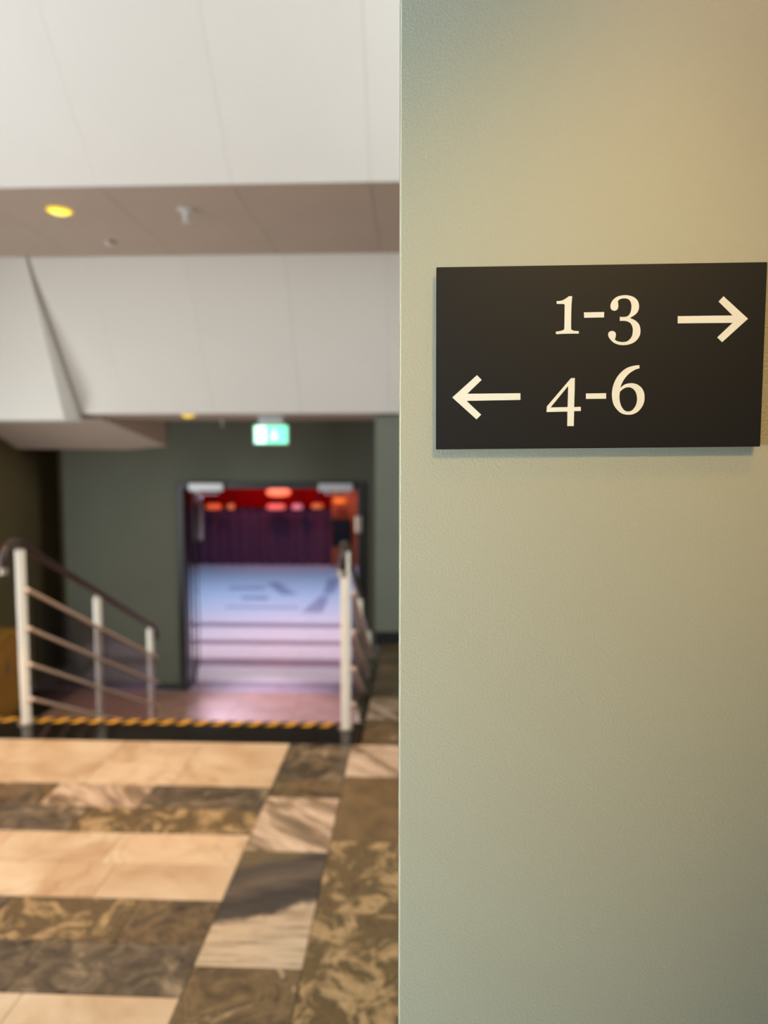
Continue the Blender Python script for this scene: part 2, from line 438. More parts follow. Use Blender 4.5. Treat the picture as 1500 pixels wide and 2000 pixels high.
# inlaid dark stone figures of the hall floor
inl = tag(obj('floor_inlay', B(-3.6, -2.9, 13.45, 13.75, ZL-0.005, ZL+0.004), M['inlay'], loc=(-2.6, 13, ZL)),
          'dark stone figure inlaid in the pale hall floor behind the doorway', 'floor inlay')
def quad(pts, name='inlay_piece', m='inlay'):
    bm = bmesh.new(); n = len(pts)
    v0 = [bm.verts.new((p[0], p[1], ZL+0.005)) for p in pts]; v1 = [bm.verts.new((p[0], p[1], ZL-0.004)) for p in pts]
    bm.faces.new(v0); bm.faces.new(v1[::-1])
    for i in range(n): bm.faces.new((v0[i], v1[i], v1[(i+1) % n], v0[(i+1) % n]))
    return obj(name, bm, M[m], inl)
quad([(-3.0, 14.25), (-2.75, 14.25), (-2.15, 12.95), (-2.45, 12.95)])
quad([(-3.15, 12.8), (-2.65, 12.8), (-2.62, 12.5), (-3.1, 12.5)])
quad([(-1.80, 14.8), (-1.55, 14.8), (-1.50, 13.1), (-1.70, 13.1)])
quad([(-1.72, 12.9), (-1.55, 12.9), (-1.50, 11.5), (-1.85, 11.5)])
quad([(-3.2, 11.92), (-1.95, 11.92), (-1.95, 11.78), (-3.2, 11.78)])

# ---- ceilings: stepped soffits and sloped white boards, panel by panel
XJ = [3.38, 2.885, 2.1, 1.315, 0.53, -0.255, -1.045, -1.83, -2.615, -3.40, -4.185]
def quad_panel(parent, p, th, mat, name='ceiling_panel', gap=0.0015):
    """p: four corners (anticlockwise seen from below/front); th: thickness vector"""
    P = [Vector(q) for q in p]; c = sum(P, Vector())/4
    Q = []
    for q in P:
        d = c - q; Q.append(q + d.normalized()*gap*1.4)
    t = Vector(th)
    bm = bmesh.new()
    a = [bm.verts.new(q) for q in Q]; b = [bm.verts.new(q+t) for q in Q]
    bm.faces.new(a); bm.faces.new(b[::-1])
    for i in range(4): bm.faces.new((a[i], b[i], b[(i+1) % 4], a[(i+1) % 4]))
    return obj(name, bm, M[mat], parent, loc=tuple(c))
def slab_poly(name, prof, x0, x1, mat, label):
    """a solid whose Y-Z outline is prof, running from x0 to x1"""
    bm = bmesh.new()
    a = [bm.verts.new((x0, p[0], p[1])) for p in prof]; b = [bm.verts.new((x1, p[0], p[1])) for p in prof]
    bm.faces.new(a); bm.faces.new(b[::-1]); n = len(prof)
    for i in range(n): bm.faces.new((a[i], b[i], b[(i+1) % n], a[(i+1) % n]))
    o = obj(name, bm, M[mat]); return tag(o, label, kind='structure')

TH = 0.02
YT, ZT = 2.74, 4.65
c1 = slab_poly('ceiling', [(Y1+.03, Z2+TH+.002), (YT, ZT+TH+.02), (YT, ZT+0.4), (Y1+0.03, ZT+0.4)], -4.3, 3.4, 'whitegap', 'sloping white ceiling boards above the foyer')
c2 = slab_poly('ceiling', [(Y1+.04, Z2+TH+.001), (Y2, Z2+TH+.001), (Y2, 5.0), (Y1+.04, 5.0)], -4.3, 3.4, 'gap', 'taupe flat ceiling over the head of the stairs')
c3 = slab_poly('ceiling', [(Y2+.028, Z2+.0), (Y3+.028, Z3+.02), (Y3+.028, 5.0), (Y2+.028, 5.0)], -3.0, 3.4, 'whitegap', 'sloping white ceiling boards above the stairs')
c4 = slab_poly('ceiling', [(Y3+.03, Z3+TH+.001), (YB+1.6, Z3+TH+.001), (YB+1.6, 3.4), (Y3+.03, 3.4)], -4.3, 3.4, 'gap', 'low taupe ceiling in front of the doorway')
c0 = slab_poly('ceiling', [(-4.2, ZT), (YT, ZT), (YT, ZT+0.4), (-4.2, ZT+0.4)], -4.3, 3.4, 'white', 'high white ceiling of the foyer')
s1 = (ZT-Z2)/(Y1-YT)
for i in range(10):
    xa, xb = XJ[i+1], XJ[i]
    quad_panel(c1, [(xa, Y1, Z2), (xb, Y1, Z2), (xb, YT, ZT), (xa, YT, ZT)], (0, 0.02, 0.014), 'white')
    ym = 4.80
    quad_panel(c2, [(xa, Y1+.025, Z2), (xb, Y1+.025, Z2), (xb, ym, Z2), (xa, ym, Z2)], (0, 0, TH), 'soffit')
    quad_panel(c2, [(xa, ym, Z2), (xb, ym, Z2), (xb, Y2, Z2), (xa, Y2, Z2)], (0, 0, TH), 'soffit')
xs = [3.38, 2.9, 2.12, 1.34, 0.56, -0.22, -1.0, -1.78, -2.56, -3.0]
for i in range(9):
    xa, xb = xs[i+1], xs[i]
    quad_panel(c3, [(xa, Y2, Z2), (xb, Y2, Z2), (xb, Y3, Z3), (xa, Y3, Z3)], (0, 0.02, 0.014), 'white')
    quad_panel(c4, [(xa, Y3+.02, Z3), (xb, Y3+.02, Z3), (xb, YB, Z3), (xa, YB, Z3)], (0, 0, TH), 'soffit')
# steeper board on the left, standing proud of the others
bm = bmesh.new()
hull(bm, [(-4.3, Y2-.004, Z2), (-3.02, Y2-.004, Z2), (-3.02, 6.07, 1.872), (-4.3, 6.07, 1.872),
          (-4.3, Y2+.30, Z2), (-3.02, Y2+.30, Z2), (-3.02, 6.40, 1.872), (-4.3, 6.40, 1.872)],
     [(0, 1, 2, 3), (4, 5, 6, 7), (0, 1, 5, 4), (1, 2, 6, 5), (2, 3, 7, 6), (3, 0, 4, 7)])
tag(obj('ceiling', bm, M['white']), 'steeper white ceiling board at the left, its edge open beside the next board', kind='structure')
# dropped duct casing against the back wall
bm = bmesh.new()
for p in [(-4.3, 6.78, Z3-.012), (-3.05, 6.86, Z3-.012), (-3.07, YB-.002, 1.632), (-4.3, YB-.002, 1.640), (-2.65, YB-.002, 1.668),
          (-2.65, YB-.002, Z3-.002), (-3.05, 6.86, Z3-.002), (-4.3, 6.78, Z3-.002), (-4.3, YB-.002, Z3-.002)]: bm.verts.new(p)
bmesh.ops.convex_hull(bm, input=bm.verts)
tag(obj('ceiling', bm, M['soffit']), 'taupe duct casing sloping down to the green wall at the left', kind='structure')

# ---- walls
wall = lambda n, a, m, lab: tag(obj(n, B(*a), M[m]), lab, kind='structure')
pier = bmesh.new()
box(pier, -0.0135, 2.6, 0.630, 0.90, -0.3, 4.66, bev=0.0)
es = [e for e in pier.edges if all(abs(v.co.x+0.0135) < 1e-5 and abs(v.co.y-0.63) < 1e-5 for v in e.verts)]
bmesh.ops.bevel(pier, geom=es, offset=0.0016, segments=3, affect='EDGES')
tag(obj('wall_right', pier, M['sage'], smooth=True), 'pale sage green textured wall carrying the room sign', kind='structure')
DX0, DX1, DZ = -2.55, -0.515, 1.285
wall('wall_back', (-3.80, DX0, YB, YB+.2, ZL-.05, Z3+.015), 'green', 'dark green wall left of the doorway')
wall('wall_back', (DX0, DX1, YB, YB+.2, DZ, Z3+.015), 'green', 'dark green wall above the doorway')
wall('wall_back', (DX1, 0.3, YB, YB+.2, ZL-.05, Z3+.015), 'green', 'dark green wall right of the doorway')
wall('wall_back', (XR-.003, 3.4, 6.42, 6.60, -0.4, Z3+.017), 'greenlt', 'grey green wall at the foot of the sloping floor')
wall('wall_right', (XR, XR+.06, 4.055, YB-.001, ZL-.05, -0.17), 'green', 'stairwell side under the right railing')
wall('wall_right', (XR, XR+.1, 6.601, YB-.001, -0.17, Z3), 'green', 'short side wall beside the doorway')
wall('wall_left', (-4.42, -4.281, -4.2, 9.0, ZL-.05, 5.0), 'dark', 'dark brown wall at the left of the stairs')
wall('wall_back', (-4.42, -3.6, 8.4, 8.6, ZL-.05, Z3), 'dark', 'dark wall at the end of the left recess')
wall('wall_left', (-3.80, -3.70, YB+.201, 8.399, ZL-.05, Z3), 'dark', 'dark side of the left recess')
wall('ceiling', (-4.28, -3.8, YB, 8.39, 1.64, Z3), 'dark', 'low ceiling of the left recess')
wall('wall_right', (3.3, 3.4, -4.2, 6.42, -0.3, 5.0), 'sage', 'wall far to the right of the foyer')
wall('baseboard_back', (XR-.003, 2.0, 6.408, 6.4195, -0.165, -0.045), 'frame', 'black baseboard of the grey green wall')
wall('baseboard_back', (-3.80, DX0, YB-.012, YB-.0005, ZL, ZL+.07), 'frame', 'black baseboard left of the doorway')

wall('wall_right', (0.50, 0.62, -4.2, 0.629, -0.3, 4.66), 'lightblock', 'unseen dark wall added to dim the right of the sign wall')  # out of view, added so the sign wall darkens towards the right
# ---- door: frame and two open leaves
door = empty('door_1', (-1.53, YB, ZL), 'black framed double doorway to the red and purple hall', None)
door['kind'] = 'structure'
obj('door_frame', B(DX0, DX0+.075, YB-.03, YB+.15, ZL, DZ, bev=.003), M['frame'], door)
obj('door_frame', B(DX1-.085, DX1, YB-.03, YB+.23, ZL, DZ, bev=.003), M['frame'], door)
obj('door_frame', B(DX0+.076, DX1-.086, YB-.03, YB+.23, DZ-.07, DZ, bev=.003), M['frame'], door)
obj('latch_box', B(-.625, -.545, YB-.055, YB-.031, .745, .935, bev=.015), M['steel'], door)
def leaf(hx, side, ang, name):
    """leaf hinged at (hx, YB+.18), swung away by ang from the closed position"""
    W, Hh = 0.90, 2.17
    root = bpy.data.objects.new('door_leaf', None); COL.objects.link(root)
    root.parent = door; root.matrix_parent_inverse = Matrix.Translation(-Vector(door.location))
    root.location = (hx, YB+.235, ZL+.01)
    root.rotation_euler = (0, 0, ang)
    def p(nm, a, m, bev=.003):
        bm = B(*a, bev=bev); me = finish(bm, nm); me.materials.append(M[m])
        o = bpy.data.objects.new(nm, me); COL.objects.link(o); o.parent = root; return o
    s = side
    def X(a, b): return (min(a*s, b*s), max(a*s, b*s))
    p('stile', (*X(0, .035), -.012, .012, 0, Hh), 'frame'); p('stile', (*X(W-.045, W), -.012, .012, 0, Hh), 'frame')
    p('rail', (*X(.036, W-.046), -.012, .012, 0, .10), 'frame'); p('rail', (*X(.036, W-.046), -.012, .012, Hh-.06, Hh), 'frame')
    p('glass_pane', (*X(.0355, W-.0455), -.004, .004, .1005, Hh-.0605), 'glass', bev=0)
    bm = bmesh.new()
    for yy in (-.05*s,):
        tube(bm, [(s*(W-.045), yy, 1.52), (s*(W-.045), yy, 2.06)], .026)
        for z in (1.58, 2.0): tube(bm, [(s*(W-.045), yy, z), (s*(W-.045), -.02*s, z)], .01, n=8)
    me = finish(bm, 'handle', True); me.materials.append(M['silver'])
    o = bpy.data.objects.new('handle', me); COL.objects.link(o); o.parent = root
    return root
leaf(DX0+.08, 1, math.radians(104), 'l')
leaf(DX1-.09, -1, math.radians(-93), 'r')
for x0, x1, lab in ((-2.40, -2.03, 'grey door closer box at the left of the door head'), (-1.01, -0.645, 'bright silver door closer box at the right of the door head')):
    c = empty('door_closer', ((x0+x1)/2, YB-.03, 1.23), lab, 'door closer')
    obj('housing', B(x0, x1, YB-.085, YB-.031, 1.19, 1.275, bev=.008), M['silver'], c)
    tb = bmesh.new(); lathe(tb, [(.018, 1.165), (.018, 1.189)], ((x0+x1)/2-.1, YB-.058, 0), n=14); obj('spindle', tb, M['silver'], c)
    obj('arm', B((x0+x1)/2-.11, (x0+x1)/2+.13, YB-.064, YB-.052, 1.156, 1.1645, bev=.001), M['silver'], c)

# ================================================================== THE HALL
wall('wall_left', (-9.0, -8.8, YB+.2, 17.6, ZL-.3, 3.2), 'red', 'red wall at the left of the hall')
wall('wall_right', (0.5, 0.7, YB+.2, 17.6, ZL-.3, 3.2), 'red', 'red wall at the right of the hall')
wall('wall_back', (-8.8, 0.5, 17.3, 17.6, ZL-.01, 3.2), 'red', 'red lit wall at the end of the hall')
wall('ceiling', (-9.0, 0.7, YB+.21, 17.6, 3.0, 3.3), 'soffit', 'ceiling of the hall')
wall('wall_front', (-9.0, -3.80, YB+.9, YB+1.1, ZL-.01, 3.0), 'dark', 'hall side of the entrance wall')
wall('wall_front', (-3.80, 0.6, YB+.201, YB+.3, DZ+.001, 3.0), 'dark', 'hall side of the wall above the doorway')
fas = obj('balcony_front', B(-8.79, 0.49, 16.75, 16.9, 0.36, 2.99), M['red'])
tag(fas, 'red lit fascia above the plum curtain', kind='structure'); fas.name = 'trim_1'
# curtain with real folds
def curtain(x0, x1, z0, z1, y, pitch, amp):
    bm = bmesh.new(); n = int((x1-x0)/pitch*10)
    top, bot = [], []
    for i in range(n+1):
        x = x0 + (x1-x0)*i/n
        ph = 2*math.pi*(x-x0)/pitch
        yy = y + amp*math.sin(ph) + amp*.4*math.sin(ph*.37+1)
        top.append((x, yy*1.0, z1)); bot.append((x + .012*math.sin(ph*.7), yy, z0))
    a = [bm.verts.new(p) for p in top]; b = [bm.verts.new(p) for p in bot]
    a2 = [bm.verts.new((p[0], p[1]+.012, p[2])) for p in top]; b2 = [bm.verts.new((p[0], p[1]+.012, p[2])) for p in bot]
    for i in range(n):
        bm.faces.new((a[i], a[i+1], b[i+1], b[i])); bm.faces.new((a2[i], b2[i], b2[i+1], a2[i+1]))
        bm.faces.new((a[i], a2[i], a2[i+1], a[i+1])); bm.faces.new((b[i], b[i+1], b2[i+1], b2[i]))
    return bm
cr = obj('curtain', curtain(-6.4, -1.95, ZL+.01, 0.34, 16.62, .24, .045), M['curtain'], smooth=True)
tag(cr, 'long plum curtain in folds across the back of the hall', 'curtain')
tr = obj('track', B(-6.45, -1.9, 16.58, 16.68, 0.341, .359), M['black'], cr)
# orange lit wooden pillar, loudspeaker in front of it
pl = empty('pillar', (-1.62, 16.6, ZL), 'orange lit wooden pillar at the right end of the curtain', 'pillar')
for k in range(4):
    obj('board', B(-1.93+.165*k, -1.93+.165*k+.161, 16.55, 16.62, ZL+.001, .80, bev=.003), M['orangew'], pl)
obj('core', B(-1.93, -1.274, 16.621, 16.74, ZL+.001, .80), M['orangew'], pl)
sp = empty('loudspeaker', (-1.67, 16.3, ZL), 'black loudspeaker on a stand before the orange pillar', 'loudspeaker')
obj('cabinet', B(-1.87, -1.46, 16.1, 16.45, -.50, .13, bev=.02), M['black'], sp)
obj('grille', B(-1.85, -1.48, 16.088, 16.0985, -.48, .11, bev=.004), M['black'], sp)
g = bmesh.new(); tube(g, [(-1.665, 16.27, ZL+.05), (-1.665, 16.27, -.50)], .02); obj('pole', g, M['black'], sp)
for k in range(3):
    a = math.radians(90+120*k); g = bmesh.new()
    tube(g, [(-1.665+.02*math.cos(a), 16.27+.02*math.sin(a), ZL+.3), (-1.665+.25*math.cos(a), 16.27+.25*math.sin(a), ZL+.012)], .011, n=8)
    obj('leg', g, M['black'], sp)
# lamps of the hall
M['coral'] = emit('coral_lamp_shade', (1.0, 0.16, 0.06, 1), 1.3)
for i, (x, y, z, r, e, col, lab) in enumerate((
    (-4.62, 16.2, .42, .17, .55, (1, .14, .03, 1), 'dim orange lamp furthest left under the red fascia'),
    (-4.22, 16.2, .42, .08, .35, (1, .25, .06, 1), 'smallest dull orange lamp, second from the left under the fascia'),
    (-3.17, 16.2, .42, .21, .6, (1, .19, .14, 1), 'red lamp in the middle under the fascia'),
    (-2.68, 16.2, .42, .12, .3, (1, .35, .35, 1), 'pale pink lamp right of the middle under the fascia'),
    (-2.22, 16.2, .44, .13, .25, (1, .25, .05, 1), 'brownish orange lamp furthest right under the fascia'),
    (-1.70, 16.2, .56, .15, .45, (1, .24, .02, 1), 'orange lamp high beside the pillar'))):
    L = empty('spotlight', (x, y, z), lab, 'lamp', 'small lamps under the red fascia')
    g = bmesh.new(); lathe(g, [(r, z-.055), (r*1.05, z), (r*.8, z+.05)], (x, y, 0), n=20); obj('lens', g, emit('lamp_glow', col, e*0.9), L, smooth=True)
    g = bmesh.new(); tube(g, [(x, y, z+.05), (x, y+.1, z+.30), (x, 16.75, z+.30)], .015, n=8); obj('bracket', g, M['black'], L)
P = empty('pendant_lamp', (-2.65, 13.8, .87), 'coral red oval pendant lamp seen under the door head', 'lamp')
g = bmesh.new(); lathe(g, [(.10, .79), (.20, .81), (.24, .86), (.22, .91), (.10, .95)], (-2.65, 13.8, 0), n=28); obj('lamp_shade', g, M['coral'], P, smooth=True)
g = bmesh.new(); tube(g, [(-2.65, 13.8, .95), (-2.65, 13.8, 2.99)], .006, n=6); obj('cord', g, M['black'], P)

# ================================================================== RAILINGS
def railing(X, label):
    root = empty('stair_railing', (X, 3.955, 0), label, 'railing', 'two stair railings')
    P = [(3.955, 1.02, 0.001), (4.92, .552, -.499), (5.905, .080, -.999)]
    for i, (y, zt, zb) in enumerate(P):
        g = bmesh.new(); lathe(g, [(.027, zb), (.027, zt)], (X, y, 0), n=20)
        o = obj('post', g, M['post'], root, loc=(X, y, zb), smooth=True)
        g = bmesh.new(); lathe(g, [(.045, zb+.0002), (.045, zb+.006), (.030, zb+.010)], (X, y, 0), n=20)
        obj('base_plate', g, M['steel'], o, smooth=True)
        g = bmesh.new(); tube(g, [(X, y, zt), (X, y, zt+.02)], .012, n=8); obj('bracket', g, M['steel'], o)
    for off in (.235, .46, .67, .875):
        g = bmesh.new()
        tube(g, [(X+.045, P[0][0]-.02, P[0][1]-off+.01), (X+.045, P[1][0], P[1][1]-off), (X+.045, P[2][0]+.02, P[2][1]-off-.01)], .0115, n=10)
        obj('crossbar', g, M['bar'], root, smooth=True)
    # glass sheet behind the crossbars, between first and last post
    g = bmesh.new(); x0, x1 = X+.0285, X+.0325
    q = [(P[0][0]+.06, P[0][1]-.265), (P[2][0]+.03, P[2][1]-.25), (P[2][0]+.03, P[2][1]-.88), (P[0][0]+.06, P[0][1]-.90)]
    a = [g.verts.new((x0, *p)) for p in q]; b = [g.verts.new((x1, *p)) for p in q]
    g.faces.new(a); g.faces.new(b[::-1])
    for i in range(4): g.faces.new((a[i], b[i], b[(i+1) % 4], a[(i+1) % 4]))
    obj('glass_panel', g, M['railglass'], root)
    # handrail with turned-down ends
    pts = [(X, 3.79, .945), (X, 3.785, .985), (X, 3.795, 1.025), (X, 3.825, 1.056), (X, 3.87, 1.070), (X, 3.93, 1.062), (X, 4.0, 1.032)]
    pts += [(X, 4.92, .592), (X, 5.905, .118), (X, 5.99, .075), (X, 6.03, .045), (X, 6.045, .0), (X, 6.045, -.04)]
    g = bmesh.new(); tube(g, pts, .0225, n=16); hr = obj('handrail', g, M['rail'], root, smooth=True)
    g = bmesh.new(); tube(g, [(X, 3.79, .905), (X, 3.79, .944)], .0228, n=16); tag(obj('end_cap', g, M['steel'], hr, smooth=True), 'steel end cap')
    return root
t = NT('smoky_glass'); M['railglass'] = t.fin((0.50, 0.46, 0.45, 1), 0.06, Transmission_Weight=1.0, IOR=1.25)
railing(-2.255, 'stair railing with cream posts on the left side of the stairs')
railing(-0.386, 'stair railing with cream posts on the right, beside the sloping floor')

# ================================================================== CEILING FITTINGS
def downlight(x, y, z, r, col, e, label):
    root = empty('downlight', (x, y, z), label, 'ceiling light', 'recessed ceiling lights')
    g = bmesh.new(); lathe(g, [(r*1.25, z-.001), (r*1.25, z-.008), (r, z-.012), (r*.98, z-.002)], (x, y, 0), n=32); obj('trim_ring', g, M['yellowring'], root, smooth=True)
    g = bmesh.new(); lathe(g, [(r*.97, z-.010), (r*.7, z-.022), (r*.3, z-.027)], (x, y, 0), n=32); obj('lens', g, emit('lamp_lens', col, e), root, smooth=True)
M['yellowring'] = emit('glowing_yellow_ring', (1.0, 0.72, 0.02, 1), 0.55)
downlight(-2.235, 4.52, Z2, .062, (1, .88, .12, 1), 1.25, 'yellow glowing downlight in the upper taupe ceiling')
downlight(-2.07, 6.49, Z3, .055, (1, .72, .12, 1), .9, 'small amber downlight in the low ceiling')
def sprinkler(x, y, z, label, s=1.0):
    root = empty('sprinkler', (x, y, z), label, 'sprinkler', 'ceiling sprinklers')
    g = bmesh.new(); lathe(g, [(.045*s, z-.0005), (.045*s, z-.006), (.03*s, z-.014)], (x, y, 0), n=24); obj('flange', g, M['whitep'], root, smooth=True)
    g = bmesh.new(); lathe(g, [(.014*s, z-.014), (.014*s, z-.05), (.009*s, z-.062), (.009*s, z-.075)], (x, y, 0), n=16); obj('nozzle', g, M['whitep'], root, smooth=True)
    g = bmesh.new(); lathe(g, [(.026*s, z-.076), (.026*s, z-.079)], (x, y, 0), n=16); obj('deflector', g, M['whitep'], root)
sprinkler(-1.44, 4.54, Z2, 'white sprinkler in the upper taupe ceiling', 1.15)
sprinkler(-1.99, 7.35, Z3, 'tiny sprinkler in the low ceiling near the green wall', .6)
g = empty('smoke_detector', (-2.2, 5.18, Z2), 'small pale disc behind the yellow downlight in the upper ceiling', 'smoke detector')
b = bmesh.new(); lathe(b, [(.045, Z2-.0005), (.045, Z2-.010), (.036, Z2-.018)], (-2.2, 5.18, 0), n=24); obj('base', b, M['soffit2'] if 'soffit2' in M else M['steel'], g, smooth=True)
b = bmesh.new(); lathe(b, [(.026, Z2-.018), (.022, Z2-.026)], (-2.2, 5.18, 0), n=20); obj('cap', b, M['whitep'], g, smooth=True)

# ---- exit sign
ex = empty('exit_sign', (-1.333, 6.6, Z3), 'green and white lit running man exit sign hanging above the doorway', 'exit sign')
obj('mount', B(-1.45, -1.22, 6.60, 6.64, 1.852, Z3-.0005, bev=.004), M['silver'], ex)
obj('housing', B(-1.497, -1.169, 6.60, 6.64, 1.668, 1.851, bev=.006), M['whitep'], ex)
M['exitg'] = emit('lit_green_panel', (0.18, 0.95, 0.52, 1), 1.3)
M['exitw'] = emit('lit_white_pictogram', (0.72, 1.0, 0.92, 1), 2.2)
pn = obj('panel', B(-1.487, -1.179, 6.595, 6.5995, 1.678, 1.841), M['exitg'], ex)
def flat(name, polys, m, parent, y0, y1, loc=None):
    bm = bmesh.new()
    for q in polys:
        a = [bm.verts.new((p[0], y0, p[1])) for p in q]; b_ = [bm.verts.new((p[0], y1, p[1])) for p in q]
        bm.faces.new(a); bm.faces.new(b_[::-1]); n = len(q)
        for i in range(n): bm.faces.new((a[i], b_[i], b_[(i+1) % n], a[(i+1) % n]))
    return obj(name, bm, m, parent)
ox, oz = -1.475, 1.685
S = lambda pts, dx=0: [(ox+dx+px*.01, oz+pz*.01) for px, pz in pts]
flat('door_symbol', [S([(0, 0), (9.5, 0), (9.5, 15), (0, 15)])], M['exitw'], pn, 6.5935, 6.5949)
man = [S([(3.6, 12.2), (5.0, 12.2), (5.4, 13.2), (4.8, 14.1), (3.8, 14.1), (3.2, 13.2)]),
       S([(3.2, 7.0), (5.6, 7.2), (6.6, 11.6), (4.2, 11.6)]), S([(6.2, 11.4), (8.8, 9.6), (8.2, 8.6), (5.8, 10.2)]),
       S([(4.2, 11.4), (1.2, 9.8), (1.8, 8.8), (4.0, 9.9)]), S([(4.6, 7.2), (7.6, 4.6), (7.0, 1.2), (6.0, 1.4), (6.2, 4.2), (3.6, 6.6)]),
       S([(3.4, 7.4), (3.2, 4.0), (0.4, 3.4), (0.4, 2.3), (4.3, 2.9), (4.8, 7.0)])]
flat('running_man', man, M['exitg'], pn, 6.5922, 6.5934)
flat('arrow', [S([(16.6, 12.0), (18.4, 12.0), (18.4, 6.8), (21.6, 6.8), (17.5, 2.2), (13.4, 6.8), (16.6, 6.8)])], M['exitw'], pn, 6.5935, 6.5949)

# ---- low wooden cabinet at the foot of the left wall
cb = empty('cabinet', (-4.1, 6.7, ZL), 'golden brown low cabinet against the dark left wall', 'cabinet')
obj('body', B(-4.279, -3.97, 6.25, 6.98, ZL+.001, -.225, bev=.003), M['wood'], cb)
obj('top', B(-4.279, -3.955, 6.235, 6.99, -.224, -.185, bev=.003), M['wood'], cb)
for k in range(2):
    d = obj('door', B(-3.9695, -3.951, 6.27+.355*k, 6.615+.355*k, ZL+.08, -.24, bev=.002), M['wood'], cb)
    h = bmesh.new(); tube(h, [(-3.935, 6.585+.06*k, -.42), (-3.935, 6.585+.06*k, -.55)], .006, n=8); obj('handle', h, M['steel'], d)

